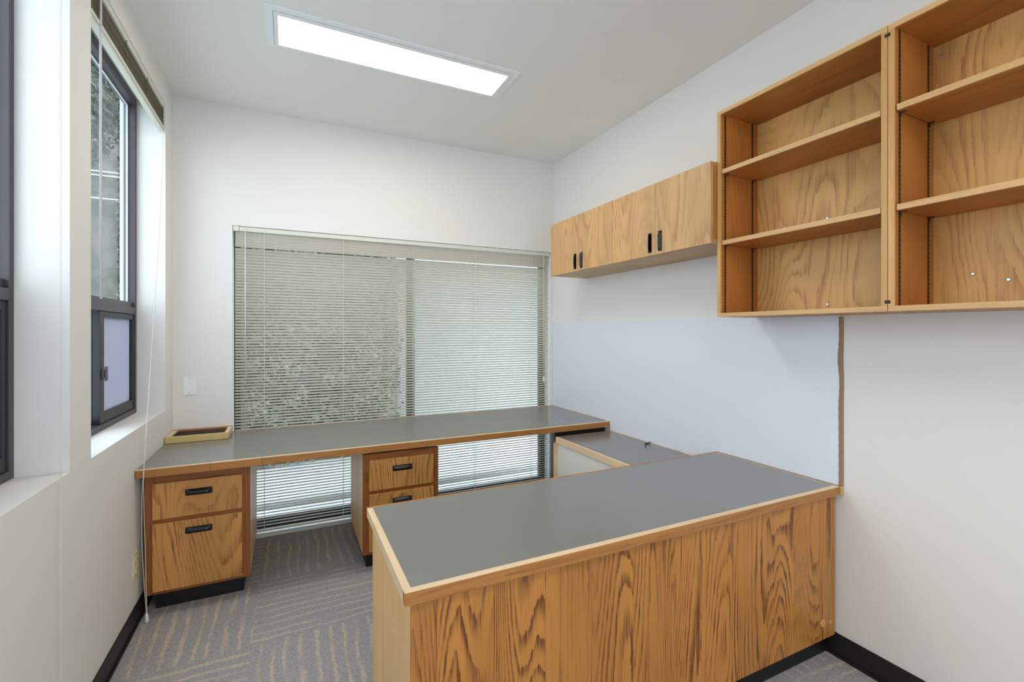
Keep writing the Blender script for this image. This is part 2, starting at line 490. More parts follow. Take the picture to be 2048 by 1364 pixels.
w3 = tag(empty('window_3', (0.91, YB + 0.14, BZ0)), kind='structure')
ya, yb = YB + 0.115, YB + 0.165
box('frame_jamb', BX0, BX0 + 0.038, ya, yb, BZ0, BZ1, M['bronze_d'], w3, 0.002)
box('frame_jamb', BX1 - 0.048, BX1, ya, yb, BZ0, BZ1, M['bronze_d'], w3, 0.002)
box('mullion', 0.875, 0.935, ya, yb, BZ0 + 0.065, BZ1 - 0.06, M['bronze_d'], w3, 0.002)
box('frame_head', BX0 + 0.038, BX1 - 0.048, ya, yb, BZ1 - 0.06, BZ1, M['bronze_d'], w3, 0.002)
box('frame_sill', BX0 + 0.038, BX1 - 0.048, ya, yb, BZ0 + 0.004, BZ0 + 0.065, M['bronze_d'], w3, 0.002)
for x0, x1 in ((BX0 + 0.038, 0.875), (0.935, BX1 - 0.048)):
    box('pane', x0, x1, ya + 0.022, ya + 0.028, BZ0 + 0.065, BZ1 - 0.06, M['glass'], w3)

# ---------------------------------------------------------------- back window blind
def slat_mesh(length, depth=0.025, crown=0.0028, axis='X'):
    bm = bmesh.new()
    n = 5
    prof = [(-depth / 2 + depth * k / (n - 1), crown * (1 - (2 * k / (n - 1) - 1) ** 2)) for k in range(n)]
    rows = []
    for sgn in (-1, 1):
        top = [bm.verts.new((sgn * length / 2, y, z + 0.0003)) for y, z in prof]
        bot = [bm.verts.new((sgn * length / 2, y, z - 0.0003)) for y, z in prof]
        rows.append((top, bot))
    (t0, b0), (t1, b1) = rows
    for k in range(n - 1):
        bm.faces.new((t0[k], t1[k], t1[k + 1], t0[k + 1])).smooth = True
        bm.faces.new((b0[k + 1], b1[k + 1], b1[k], b0[k])).smooth = True
    for k in (0, n - 1):
        bm.faces.new((t0[k], b0[k], b1[k], t1[k]))
    bmesh.ops.recalc_face_normals(bm, faces=bm.faces)
    me = bpy.data.meshes.new('slat'); bm.to_mesh(me); bm.free()
    me.materials.append(M['slat'])
    return me
BLX0, BLX1, BLY = BX0 + 0.010, BX1 - 0.008, YB + 0.026
bl = tag(empty('window_blind', ((BLX0 + BLX1) / 2, BLY, BZ1)),
         'wide cream mini blind lowered over the big window behind the long counter', 'blind')
box('headrail', BLX0 + 0.028, BLX1, BLY - 0.018, BLY + 0.016, BZ1 - 0.034, BZ1 - 0.002, M['rail'], bl, 0.002)
box('headrail_bracket', BLX0 - 0.008, BLX0 + 0.027, BLY - 0.022, BLY + 0.018, BZ1 - 0.035, BZ1 - 0.001, M['rail'], bl, 0.001)
sm = slat_mesh(BLX1 - BLX0 - 0.006)
z = BZ1 - 0.048
k = 0
rr = random.Random(3)
while z > 0.066:
    o = bpy.data.objects.new('slat', sm); COL.objects.link(o); o.parent = bl
    o.location = Vector(((BLX0 + BLX1) / 2, BLY, z)) - abs_loc(bl)
    tilt = 58 if k < 5 else (30 if k == 4 else 36 + 6 * max(0, 1 - k / 50))
    # room edge of each slat raised
    o.rotation_euler = (-math.radians(tilt + rr.uniform(-0.8, 0.8)), math.radians(rr.uniform(-0.02, 0.02)), 0)
    z -= 0.0208 if k != 4 else 0.029
    k += 1
box('bottom_rail', BLX0 + 0.004, BLX1 - 0.004, BLY - 0.012, BLY + 0.012, 0.034, 0.046, M['rail'], bl, 0.003)
for lx in (-0.157, 0.370, 0.901, 1.4325, 1.972):
    for dy, nm in ((-0.0145, 'ladder_cord'), (0.0145, 'ladder_cord')):
        tube(nm, [(lx, BLY + dy, BZ1 - 0.034), (lx, BLY + dy, 0.04)], 0.0011, M['string'], bl, 5)
tube('tilt_wand', [(-0.272, BLY - 0.03, BZ1 - 0.03), (-0.272, BLY - 0.031, 1.08)], 0.003, M['wand'], bl, 8)
tube('wand_hook', [(-0.272, BLY - 0.02, BZ1 - 0.022), (-0.272, BLY - 0.03, BZ1 - 0.022), (-0.272, BLY - 0.03, BZ1 - 0.034)], 0.0022, M['metal'], bl, 6)
cordp = tube('lift_cord', [(2.095, BLY - 0.024, BZ1 - 0.03), (2.095, BLY - 0.024, 1.03)], 0.0036, M['string'], bl, 6)
tube('tassel', [(2.095, BLY - 0.024, 1.035), (2.095, BLY - 0.024, 1.02), (2.095, BLY - 0.024, 0.985)], [0.003, 0.008, 0.011], M['plate'], cordp, 10)

# ---------------------------------------------------------------- raised blinds of the left windows
def raised_blind(y0, y1, label, wand_y, cords, cord_ends):
    b = tag(empty('window_blind', (XL - 0.02, (y0 + y1) / 2, HEAD)), label, 'blind')
    xa, xb = XL - 0.035, XL - 0.002
    box('headrail', xa, xb, y0 + 0.006, y1 - 0.006, HEAD - 0.034, HEAD - 0.002, M['rail'], b, 0.002)
    bm = bmesh.new()
    n = 42
    for i in range(n):
        zz = HEAD - 0.042 - i * 0.0024
        jx = random.uniform(-0.0012, 0.0012)
        bm_box(bm, xa + 0.006 + jx - b.location.x, xb - 0.004 + jx - b.location.x, y0 + 0.012 - b.location.y, y1 - 0.012 - b.location.y,
               zz - 0.0004 - b.location.z, zz + 0.0004 - b.location.z)
    me = bpy.data.meshes.new('slat_stack'); bm.to_mesh(me); bm.free()
    o = link('slat_stack', me, M['slat_shaded'], b.location, b); tag(o, kind='stuff')
    boxes('bottom_rail', [(xa + 0.004, xb + 0.002, y0 + 0.01, y1 - 0.01, HEAD - 0.164, HEAD - 0.146),
                          (xa + 0.006, xb - 0.002, y0 + 0.012, y1 - 0.012, HEAD - 0.176, HEAD - 0.165)], M['rail'], b, 0.002)
    for fr in (0.08, 0.36, 0.66, 0.95):
        yy = y0 + (y1 - y0) * fr
        pts = [(xb + 0.002 + 0.003 * math.sin(q * 2.1), yy + 0.005 * math.sin(q * 1.7 + fr * 9), HEAD - 0.036 - q * 0.0085) for q in range(14)]
        tube('ladder_cord', pts, 0.0013, M['string_dark'], b, 5)
        pts = [(xb + 0.003 + 0.003 * math.cos(q * 2.5), yy + 0.006 * math.cos(q * 2.1 + fr * 5), HEAD - 0.036 - q * 0.0085) for q in range(14)]
        tube('ladder_cord', pts, 0.0013, M['string_dark'], b, 5)
    tube('tilt_wand', [(xb + 0.012, wand_y, HEAD - 0.02), (xb + 0.011, wand_y, 2.2), (xb + 0.012, wand_y + 0.004, 1.573)], 0.0042, M['wand'], b, 6)
    for cpts in cords:
        tube('lift_cord', spline(cpts, 6), 0.0013, M['string'], b, 6)
    return b
M['slat_shaded'] = plain('shaded_slat_edge', srgb(128, 122, 98), 0.5)  # shade below the headrail painted into the cream slats
M['string_dark'] = plain('dark_cord', srgb(120, 112, 96), 0.7)  # darker tone for the ladder cords bunched at the stack
top = (-0.672, 3.38, 2.66)
cA = [top, (-0.668, 3.27, 2.1), (-0.655, 3.05, 1.42), (-0.640, 2.824, 0.80), (-0.645, 2.812, 0.62), (-0.644, 2.806, 0.42), (-0.634, 2.80, 0.22), (-0.624, 2.795, 0.07)]
cB = [top, (-0.668, 3.275, 2.1), (-0.656, 3.06, 1.42), (-0.638, 2.822, 0.80), (-0.638, 2.812, 0.62), (-0.632, 2.806, 0.42), (-0.626, 2.80, 0.22), (-0.622, 2.795, 0.07)]
b2 = raised_blind(W2[0], W2[1], 'cream blind pulled up over the far left window, long cord hanging over the counter edge', 2.352, (cA, cB), None)
tube('tassel', [(-0.623, 2.795, 0.075), (-0.623, 2.795, 0.06), (-0.623, 2.795, 0.035), (-0.623, 2.795, 0.03)], [0.003, 0.007, 0.009, 0.004], M['plate'], b2, 10)
c1 = [(-0.664, 1.979, 2.80), (-0.664, 1.979, 1.9), (-0.664, 1.979, 0.95), (-0.664, 1.979, 0.25)]
raised_blind(W1[0], W1[1], 'cream blind pulled up over the near left window, its straight cord down the wall', 1.0, (c1,), None)

# ---------------------------------------------------------------- ceiling fixtures
def fixture(x0, x1, y0, y1, lens, label):
    t = tag(empty('ceiling_light', ((x0 + x1) / 2, (y0 + y1) / 2, ZC)), label, 'ceiling light')
    a, c = 0.034, 0.02
    zf = ZC - 0.006
    boxes('trim_flange', [(x0, x1, y0, y0 + a, zf, ZC), (x0, x1, y1 - 0.014, y1, zf, ZC), (x0, x0 + a, y0 + a, y1 - 0.014, zf, ZC), (x1 - a, x1, y0 + a, y1 - 0.014, zf, ZC)],
          M['fixture'], t)
    xi0, xi1, yi0, yi1 = x0 + a, x1 - a, y0 + a, y1 - 0.014
    g = 0.003
    boxes('shadow_gap', [(xi0, xi1, yi0, yi0 + g, ZC - 0.0055, ZC), (xi0, xi1, yi1 - g, yi1, ZC - 0.0055, ZC), (xi0, xi0 + g, yi0 + g, yi1 - g, ZC - 0.0055, ZC), (xi1 - g, xi1, yi0 + g, yi1 - g, ZC - 0.0055, ZC)],
          M['joint'], t)
    xi0 += g; xi1 -= g; yi0 += g; yi1 -= g
    boxes('door_frame', [(xi0, xi1, yi0, yi0 + c, ZC - 0.012, ZC), (xi0, xi1, yi1 - c, yi1, ZC - 0.012, ZC), (xi0, xi0 + c, yi0 + c, yi1 - c, ZC - 0.012, ZC), (xi1 - c, xi1, yi0 + c, yi1 - c, ZC - 0.012, ZC)],
          M['fixture'], t, 0.001)
    box('diffuser', xi0 + c, xi1 - c, yi0 + c, yi1 - c, ZC - 0.006, ZC - 0.002, lens, t)
    return t
fixture(-0.105, 1.236, 2.445, 2.79, M['lens'], 'long narrow lit ceiling panel with white metal trim, in the ceiling before the back window')
fixture(-0.105, 1.236, -0.55, -0.205, M['lens_fill'], 'added lit ceiling panel behind the viewer, unseen, brightening the room')  # out of view, added as fill light from behind the camera

# ---------------------------------------------------------------- long counter under the window
def desk_top(t, x0, x1, y0, y1, zt, th, trims, front_mat, pieces=None, tw=0.022):
    """laminate field framed by solid wood trims; trims = letters of sides that have one"""
    xa = x0 + (tw if 'L' in trims else 0); xb = x1 - (tw * 0.6 if 'R' in trims else 0)
    ya_ = y0 + (tw if 'F' in trims else 0); yb_ = y1 - (tw * 0.6 if 'B' in trims else 0)
    box('laminate_top', xa, xb, ya_, yb_, zt - th, zt - 0.0006, M['lam'], t)
    if 'F' in trims:
        cuts = pieces or [x0, x1]
        for u, v_ in zip(cuts, cuts[1:]):
            fe = box('front_edging', u + 0.0006, v_ - 0.0006, y0, ya_, zt - th, zt - 0.0022, front_mat, t, 0.0008)
            box('glare_lip', u + 0.0006, v_ - 0.0006, y0 + 0.0004, ya_, zt - 0.0022, zt, M['glare_lip'], fe, 0.001)  # thin top strip that carries the painted glare
    if 'B' in trims: box('back_edging', x0, x1, yb_, y1, zt - th, zt, M['oak_edge_x'], t, 0.0015)
    if 'L' in trims: box('side_edging', x0, xa, ya_, yb_, zt - th, zt, M['pale_oak_y'], t, 0.0025)
    if 'R' in trims: box('side_edging', xb, x1, ya_, yb_, zt - th, zt, M['oak_edge_y'], t, 0.0015)
ZT = 0.763
CY = 2.833
cnt = tag(empty('long_counter', (0.75, 3.25, ZT - 0.04)), 'long grey laminate counter with oak edging along the back window', 'counter')
desk_top(cnt, XL + 0.002, 2.186, CY, YB - 0.006, ZT, 0.040, 'FBR', M['oak_edge_x'], [XL + 0.002, -0.366, -0.131, 2.186])
box('dark_gap_strip', 1.73, 2.17, 2.87, 2.885, 0.60, ZT - 0.041, M['black'], cnt)  # black strip added to keep the gap below the counter dark
box('wall_cleat', XL + 0.002, XL + 0.02, 2.95, 3.6, 0.68, ZT - 0.041, M['black'], cnt)

# ---------------------------------------------------------------- drawer pedestals
def pull(parent, cx, y, cz, w=0.12, h=0.034, vertical=False, flip=1, face='Y', room_x=None):
    """black cup pull: bevelled rim, dark pocket, arched grip over half of it"""
    bm = bmesh.new()
    def P(u, v_, d):   # u along length, v_ across, d out from face
        if vertical: return Vector((-d, u * 1.0 * 0 + v_ * flip, u))
        return Vector((u, -d, v_))
    # rim as rounded loop
    def rr_loop(a, b_, r, d, n=4):
        out = []
        for sx, sy, st in ((1, 1, 0), (-1, 1, 1), (-1, -1, 2), (1, -1, 3)):
            for q in range(n + 1):
                t = math.pi / 2 * (st + q / n)
                out.append(bm.verts.new(P(sx * (a - r) + r * math.cos(t), sy * (b_ - r) + r * math.sin(t), d)))
        return out
    A = rr_loop(w / 2, h / 2, 0.006, 0.0)
    B = rr_loop(w / 2 - 0.001, h / 2 - 0.001, 0.006, 0.003)
    C = rr_loop(w / 2 - 0.005, h / 2 - 0.005, 0.004, 0.003)
    D = rr_loop(w / 2 - 0.006, h / 2 - 0.006, 0.004, 0.0004)
    for L1, L2 in ((A, B), (B, C), (C, D)):
        n = len(L1)
        for q in range(n):
            bm.faces.new((L1[q], L1[(q + 1) % n], L2[(q + 1) % n], L2[q]))
    bm.faces.new(D)
    # arched grip
    n, mseg = 14, 6
    rows = []
    for i in range(n + 1):
        u = -1 + 2 * i / n
        e = (1 - abs(u) ** 6)
        row = []
        for j in range(mseg + 1):
            t = j / mseg
            v_ = (h / 2 - 0.003) - t * (h * 0.56)
            d = 0.002 + e * 0.013 * math.sin(math.pi / 2 * min(1, t * 1.25))
            row.append(bm.verts.new(P(u * (w / 2 - 0.004), v_, d)))
        rows.append(row)
    for i in range(n):
        for j in range(mseg):
            bm.faces.new((rows[i][j], rows[i + 1][j], rows[i + 1][j + 1], rows[i][j + 1])).smooth = True
    bmesh.ops.recalc_face_normals(bm, faces=bm.faces)
    me = bpy.data.meshes.new('handle'); bm.to_mesh(me); bm.free()
    return link('handle', me, M['black_gloss'], (cx, y, cz), parent)

def pedestal(x0, yf, label, side):
    w, d, zb, zt = 0.464, 0.60, 0.105, 0.708
    x1, y1 = x0 + w, yf + d
    t = tag(empty('drawer_pedestal', ((x0 + x1) / 2, yf + d / 2, 0)), label, 'cabinet')
    box('side_panel', x0 + 0.001, x0 + 0.019, yf + 0.02, y1, zb, zt, M['oak_side'], t)
    box('side_panel', x1 - 0.019, x1 - 0.001, yf + 0.02, y1, zb, zt, M['oak_side'], t)
    box('bottom_panel', x0 + 0.019, x1 - 0.019, yf + 0.02, y1, zb, zb + 0.018, M['oak_side'], t)
    box('top_panel', x0 + 0.019, x1 - 0.019, yf + 0.02, y1, zt - 0.018, zt, M['black'], t)
    box('back_panel', x0 + 0.019, x1 - 0.019, y1 - 0.01, y1, zb + 0.018, zt - 0.018, M['oak_side'], t)
    s_ = 0.042
    box('frame_stile', x0, x0 + s_, yf, yf + 0.02, zb, zt, M['oak_frame'], t, 0.0015)
    box('frame_stile', x1 - s_, x1, yf, yf + 0.02, zb, zt, M['oak_frame'], t, 0.0015)
    for a_, b_ in ((zb, zb + 0.032), (0.462, 0.502), (zt - 0.048, zt)):
        box('frame_rail', x0 + s_, x1 - s_, yf, yf + 0.02, a_, b_, M['oak_frame_x'], t)
    for a_, b_, hz in ((0.489, 0.672, 0.610), (0.124, 0.468, 0.413)):
        dr = box('drawer', x0 + 0.034, x1 - 0.036, yf - 0.018, yf - 0.001, a_, b_, M['oak_drawer'], t, 0.0035)
        pull(dr, x0 + 0.232, yf - 0.018, hz)
    boxes('toe_kick', [(x0 + 0.03, x1 - 0.035, yf + 0.072, yf + 0.082, 0, zb), (x1 - 0.045, x1 - 0.035, yf + 0.082, y1, 0, zb), (x0 + 0.03, x0 + 0.04, yf + 0.082, y1, 0, zb)], M['black'], t)
pedestal(-0.656, 2.905, 'oak two-drawer pedestal in the left corner under the long counter', 1)
pedestal(0.396, 2.868, 'second oak drawer pedestal, under the middle of the long counter', -1)

# ---------------------------------------------------------------- low connecting desk
con = tag(empty('connecting_desk', (1.95, 2.34, 0)), 'low grey-topped return desk with white panel, between counter and front desk', 'desk')
zt = 0.695
cx0, cx1, cy0, cy1 = 1.705, 2.186, 1.86, 2.825
box('laminate_top', cx0 + 0.018, cx1 - 0.012, cy0 + 0.006, cy1 - 0.012, zt - 0.04, zt - 0.0006, M['lam'], con)
box('front_edging', cx0, cx0 + 0.018, cy0 + 0.006, cy1, zt - 0.042, zt, M['pale_oak_y'], con, 0.002)
box('back_edging', cx1 - 0.012, cx1, cy0 + 0.006, cy1, zt - 0.04, zt, M['oak_edge_y'], con, 0.0015)
box('end_edging', cx0 + 0.018, cx1 - 0.012, cy1 - 0.012, cy1, zt - 0.04, zt, M['oak_edge_x'], con, 0.0015)
box('modesty_panel', cx0 + 0.012, cx0 + 0.03, cy0 + 0.006, cy1 - 0.014, 0.0, zt - 0.042, M['white_lam'], con)
box('end_post', cx0 - 0.012, cx0 + 0.032, cy1 - 0.013, cy1 + 0.008, 0.0, zt - 0.042, M['pale_oak_y'], con, 0.001)

# ---------------------------------------------------------------- front desk (peninsula)
pen = tag(empty('front_desk', (1.22, 1.53, 0)), 'large oak front desk with plain grey laminate top, nearest the viewer', 'desk')
PX0, PX1, PY0, PY1 = 0.2706, 2.178, 1.2045, 1.86
desk_top(pen, PX0, PX1 , PY0, PY1, ZT, 0.036, 'FBLR', M['oak_edge_x'])
box('filler_block', PX1, XR - 0.001, PY0 - 0.006, PY0 + 0.0, ZT - 0.036, ZT, M['oak_edge_y'], pen, 0.001)
pz0, pz1 = 0.098, ZT - 0.0365
box('side_panel', PX0 + 0.022, PX0 + 0.041, 1.236, PY1 - 0.006, 0, pz1, M['oak_side'], pen, 0.001)
joints = [PX0 + 0.022, 0.364, 0.535, 0.706, 0.877, 1.048, 1.219, 1.39, 1.56, 1.73, 1.90, 2.07, XR - 0.014]
box('front_backing', PX0 + 0.041, XR - 0.014, 1.241, 1.255, pz0, pz1, M['oak_frame'], pen)
for u, v_ in zip(joints, joints[1:]):
    box('veneer_panel', u + 0.0003, v_ - 0.0003, 1.229, 1.241 if u > 0.3 else 1.2355, pz0, pz1, M['oak_front'], pen, 0.0005)
box('toe_kick', PX0 + 0.041, XR - 0.016, 1.268, 1.28, 0, pz0, M['black'], pen)
box('rear_rail', PX0 + 0.041, 1.70, PY1 - 0.05, PY1 - 0.03, ZT - 0.12, pz1, M['oak_side'], pen)
tube('hole_plug', [(2.098, 1.2295, 0.171), (2.098, 1.2262, 0.171)], [0.017, 0.015], M['oak_edge_z'], pen, 14)
tube('hole_plug', [(2.150, 1.2295, 0.162), (2.150, 1.227, 0.162)], [0.009, 0.008], M['oak_edge_z'], pen, 12)

# ---------------------------------------------------------------- whiteboard
wb = tag(empty('whiteboard', (XR - 0.007, 2.44, 1.1)), 'frameless glossy whiteboard panel on the right wall above the desks', 'whiteboard')
boxes('board', [(XR - 0.012, XR - 0.0005, 1.212, YB - 0.004, ZT + 0.0005, 1.515), (XR - 0.012, XR - 0.0005, 1.862, CY - 0.002, 0.6955, ZT + 0.0005)], M['board'], wb)
bm = bmesh.new()
prev = None
n = 60
for i in range(n + 1):
    zz = 0.763 + (1.508 - 0.763) * i / n
    wig = 0.0025 * math.sin(i * 0.31) * math.exp(-((i - 42) / 12) ** 2) * 1.8 + 0.0006 * math.sin(i * 1.9)
    ring = [bm.verts.new((x - (XR - 0.007), y - 2.44, zz - 1.1)) for x, y in
            ((XR - 0.0135, 1.2135 + wig), (XR - 0.0135, 1.206), (XR - 0.0005, 1.199 + wig * 0.3), (XR - 0.0005, 1.2119))]
    if prev:
        for q in range(4):
            bm.faces.new((prev[q], prev[(q + 1) % 4], ring[(q + 1) % 4], ring[q]))
    else: bm.faces.new(ring[::-1])
    prev = ring
bm.faces.new(prev)
bmesh.ops.recalc_face_normals(bm, faces=bm.faces)
me = bpy.data.meshes.new('raw_edge'); bm.to_mesh(me); bm.free()
tag(link('raw_edge', me, M['raw_edge'], wb.location, wb), 'rough brown exposed edge')

# ---------------------------------------------------------------- wall cabinets
XD = 1.857
def wall_cabinet(y0, y1, label):
    z0, z1 = 1.877, 2.278
    t = tag(empty('wall_cabinet', (XR, (y0 + y1) / 2, z0)), label, 'cabinet', )
    xc = XD + 0.022
    box('bottom_panel', xc, XR - 0.001, y0, y1, z0, z0 + 0.018, M['oak_side_y'], t)
    box('top_panel', xc, XR - 0.001, y0, y1, z1 - 0.018, z1, M['oak_side_y'], t)
    box('side_panel', xc, XR - 0.001, y0, y0 + 0.018, z0 + 0.018, z1 - 0.018, M['oak_case_z'], t)
    box('side_panel', xc, XR - 0.001, y1 - 0.018, y1, z0 + 0.018, z1 - 0.018, M['oak_case_z'], t)
    box('back_panel', XR - 0.008, XR - 0.001, y0 + 0.018, y1 - 0.018, z0 + 0.018, z1 - 0.018, M['oak_case_z'], t)
    ym = (y0 + y1) / 2
    for a_, b_, hy, fl in ((y0 + 0.0005, ym - 0.0012, ym - 0.04, 1), (ym + 0.0012, y1 - 0.0005, ym + 0.04, -1)):
        dr = box('door', XD, XD + 0.019, a_, b_, z0, z1, M['oak_door'], t, 0.0012)
        pull(dr, XD, hy, 1.948, w=0.114, h=0.030, vertical=True, flip=-fl)
M['oak_side_y'] = oak('oak_underside', 'Y', srgb(200, 162, 112), srgb(170, 128, 82), 0.35, 6, 6.0, 0.3)
wall_cabinet(2.3815, 3.148, 'oak two-door wall cabinet above the whiteboard, the one nearer the window')
wall_cabinet(1.615, 2.3805, 'oak two-door wall cabinet beside the bookcase')

# ---------------------------------------------------------------- open bookcases
def bookcase(y0, y1, label, screws):
    x0, x1, z0, z1 = 1.898, XR - 0.001, 1.515, 2.522
    T = 0.019
    t = tag(empty('bookcase', (XR, (y0 + y1) / 2, z0)), label, 'bookcase')
    ez = 0.008
    # carcass boards, each with a paler edging strip on the front
    for a_, b_ in ((y0, y0 + T), (y1 - T, y1)):
        p = box('side_panel', x0 + ez, x1, a_, b_, z0 + T, z1 - T, M['oak_case_z'], t)
        box('edging', x0, x0 + ez, a_, b_, z0 + T, z1 - T, M['oak_edge_z'], p, 0.0008)
    for a_, b_, nm in ((z0, z0 + T, 'bottom_panel'), (z1 - T, z1, 'top_panel')):
        p = box(nm, x0 + ez, x1, y0, y1, a_, b_, M['oak_case_y'], t)
        box('edging', x0, x0 + ez, y0, y1, a_, b_, M['oak_edge_y'], p, 0.0008)
    back = box('back_panel', x1 - 0.03, x1 - 0.024, y0 + T, y1 - T, z0 + T, z1 - T, M['oak_back'], t)
    for yy, sz in screws:
            tube('screw', [(x1 - 0.0300, yy, sz), (x1 - 0.0325, yy, sz)], [0.0068, 0.0045], M['metal'], back, 12)
    xbk = x1 - 0.032
    for a_ in (x0 + 0.028, x0 + 0.226):
        for yy, sg in ((y1 - T, -1), (y0 + T, 1)):
            ya2, yb2 = sorted((yy, yy + sg * 0.0025))
            box('shelf_standard', a_, a_ + 0.009, ya2, yb2, z0 + T, z1 - T, M['standard'], t)
    for zs in (2.235, 1.887):
        sh = box('shelf', x0 + 0.016, xbk - 0.003, y0 + T + 0.004, y1 - T - 0.004, zs - 0.021, zs, M['oak_case_y'], t)
        box('edging', x0 + 0.006, x0 + 0.016, y0 + T + 0.004, y1 - T - 0.004, zs - 0.021, zs, M['oak_edge_y'], sh, 0.0008)
        for a_ in (x0 + 0.030, x0 + 0.228):
            for yy, sg in ((y1 - T - 0.0026, -1), (y0 + T + 0.0026, 1)):
                ya2, yb2 = sorted((yy, yy + sg * 0.016))
                boxes('shelf_clip', [(a_, a_ + 0.008, ya2, yb2, zs - 0.0245, zs - 0.0212),
                                     (a_ + 0.002, a_ + 0.006, min(yy, yy + sg * 0.004), max(yy, yy + sg * 0.004), zs - 0.038, zs - 0.0245)], M['clip'], sh)
    return t
M['clip'] = plain('steel_shelf_clip', srgb(90, 86, 84), 0.3, 0.7)
b_far = bookcase(0.8935, 1.612, 'open oak bookcase with two shelves next to the wall cabinets', ((1.25, 2.45), (1.25, 1.951), (1.25, 1.566)))
b_near = bookcase(0.172, 0.8915, 'second open oak bookcase, at the right edge beside the first', ((0.846, 2.466), (0.762, 1.647), (0.672, 1.618)))
# dark joining notches at the seam between both cases
for zz in (2.487, 1.548):
    box('joining_notch', 1.8968, 1.8992, 0.884, 0.8912, zz - 0.006, zz + 0.006, M['black'], b_near)
    box('joining_notch', 1.8968, 1.8992, 0.8938, 0.9005, zz - 0.006, zz + 0.006, M['black'], b_far)

# ---------------------------------------------------------------- counter grille, plates
gr = tag(empty('vent_grille', (-0.51, 3.54, ZT)), 'pale wooden vent grille box with dark louvres on the counter corner', 'vent')
gx0, gx1, gy0, gy1 = XL + 0.004, -0.346, 3.422, YB - 0.008
gh = ZT + 0.040
box('frame_front', gx0, gx1, gy0, gy0 + 0.022, ZT + 0.0006, gh, M['birch'], gr, 0.002)
box('frame_back', gx0, gx1, gy1 - 0.03, gy1, ZT + 0.0006, gh, M['birch_r'] if 'birch_r' in M else M['oak_edge_x'], gr, 0.002)
box('frame_side', gx0, gx0 + 0.028, gy0 + 0.022, gy1 - 0.03, ZT + 0.0006, gh, M['pale_oak_y'], gr, 0.002)
box('frame_side', gx1 - 0.024, gx1, gy0 + 0.022, gy1 - 0.03, ZT + 0.0006, gh, M['pale_oak_y'], gr, 0.002)
box('backing', gx0 + 0.028, gx1 - 0.024, gy0 + 0.022, gy1 - 0.03, ZT + 0.0006, ZT + 0.006, M['black'], gr)
ns = 5
for i in range(ns):
    yy = gy0 + 0.022 + (gy1 - gy0 - 0.052) * (i + 0.5) / ns
    o = box('louvre', gx0 + 0.029, gx1 - 0.025, yy - 0.013, yy + 0.013, ZT + 0.029, ZT + 0.0325, M['dark_slot'], gr)
    o.rotation_euler = (math.radians(-22), 0, 0)

sp = tag(empty('blank_plate', (-0.591, YB, 1.084)), 'small white blank wall plate left of the back window', 'wall plate')
box('plate', -0.626, -0.556, YB - 0.006, YB - 0.0003, 1.024, 1.144, M['plate'], sp, 0.002)
for zz in (1.036, 1.132):
    tube('screw', [(-0.591, YB - 0.006, zz), (-0.591, YB - 0.0075, zz)], [0.0035, 0.003], M['metal'], sp, 10)
ol = tag(empty('power_outlet', (XL, 2.845, 0.303)), 'ivory duplex outlet low on the left wall beside the pedestal', 'outlet')
box('plate', XL + 0.0003, XL + 0.006, 2.81, 2.88, 0.243, 0.363, M['ivory'], ol, 0.002)
for zz in (0.278, 0.328):
    rc = box('receptacle', XL + 0.006, XL + 0.009, 2.829, 2.861, zz - 0.016, zz + 0.016, M['ivory'], ol, 0.001)
    for yy in (2.838, 2.85):
        box('slot', XL + 0.0088, XL + 0.0094, yy, yy + 0.002, zz - 0.004, zz + 0.008, M['black'], rc)
tube('screw', [(XL + 0.006, 2.845, 0.303), (XL + 0.0075, 2.845, 0.303)], [0.003, 0.0025], M['metal'], ol, 8)

# small clip and leftover pins by the wall on the low desk
clip_pts = spline([(2.105, 2.345, 0.7015), (2.112, 2.36, 0.709), (2.125, 2.375, 0.704), (2.14, 2.385, 0.6985), (2.155, 2.382, 0.700), (2.168, 2.372, 0.706)], 5)
ck = tag(tube('cable_clip', clip_pts, 0.0042, M['black_gloss'], None, 8), 'small bent black cable clip on the low desk by the wall', 'clip')
for i, px in enumerate((1318, 1470, 1527, 1545, 1562, 1580, 1605, 1655, 1690, 1740)):
    u = 1080 + px / 5.689
    a_ = (u - 1024) / 925
    dx, dy = 0.4343 + 0.9008 * a_, 0.9008 - 0.4343 * a_
    X = 2.1795; Y = X * dy / dx
    h_ = 0.016 + 0.012 * random.random()
    tag(tube('pin', [(X, Y, 0.6953), (X + 0.001, Y + 0.001, 0.695 + h_)], 0.0006, M['metal'], None, 5),
        'tiny metal pin standing in the wall edge of the low desk', 'pin', 'pins along the low desk wall edge')

# ---------------------------------------------------------------- outside
tag(box('patio_ground', -9, 9, YB + 0.2, 16, -0.16, -0.06, M['concrete']), kind='structure')
tag(box('side_ground', -9, XL - WT, -4, YB + 0.2, -0.16, -0.06, M['concrete']), kind='structure')
tag(box('kerb', -2.2, 3.2, 4.42, 4.50, -0.0595, -0.02, M['render'], bevel=0.006), 'low pale kerb outside, seen through the bottom slats of the blind', 'kerb')

def leaves(name, parent, origin, n, sampler, size, mat):
    vs, fs = [], []
    for i in range(n):
        p, nrm = sampler()
        a_ = Vector((random.gauss(0, 1), random.gauss(0, 1), random.gauss(0, 1))).normalized()
        nn = (nrm + a_ * 0.9).normalized()
        u = nn.cross(Vector((random.random(), random.random(), random.random() + 0.1))).normalized()
        w = nn.cross(u)
        s_ = size * random.uniform(0.6, 1.3)
        c = len(vs)
        for du, dw, dn in ((-1, 0, 0), (0, -0.45, 0.12), (1, 0, 0), (0, 0.45, 0.12)):
            vs.append(p + u * du * s_ + w * dw * s_ + nn * dn * s_ - Vector(origin))
        fs.append((c, c + 1, c + 2, c + 3))
    me = bpy.data.meshes.new(name)
    me.from_pydata([tuple(v_) for v_ in vs], [], fs)
    o = link(name, me, mat, origin, parent)
    return tag(o, kind='stuff')

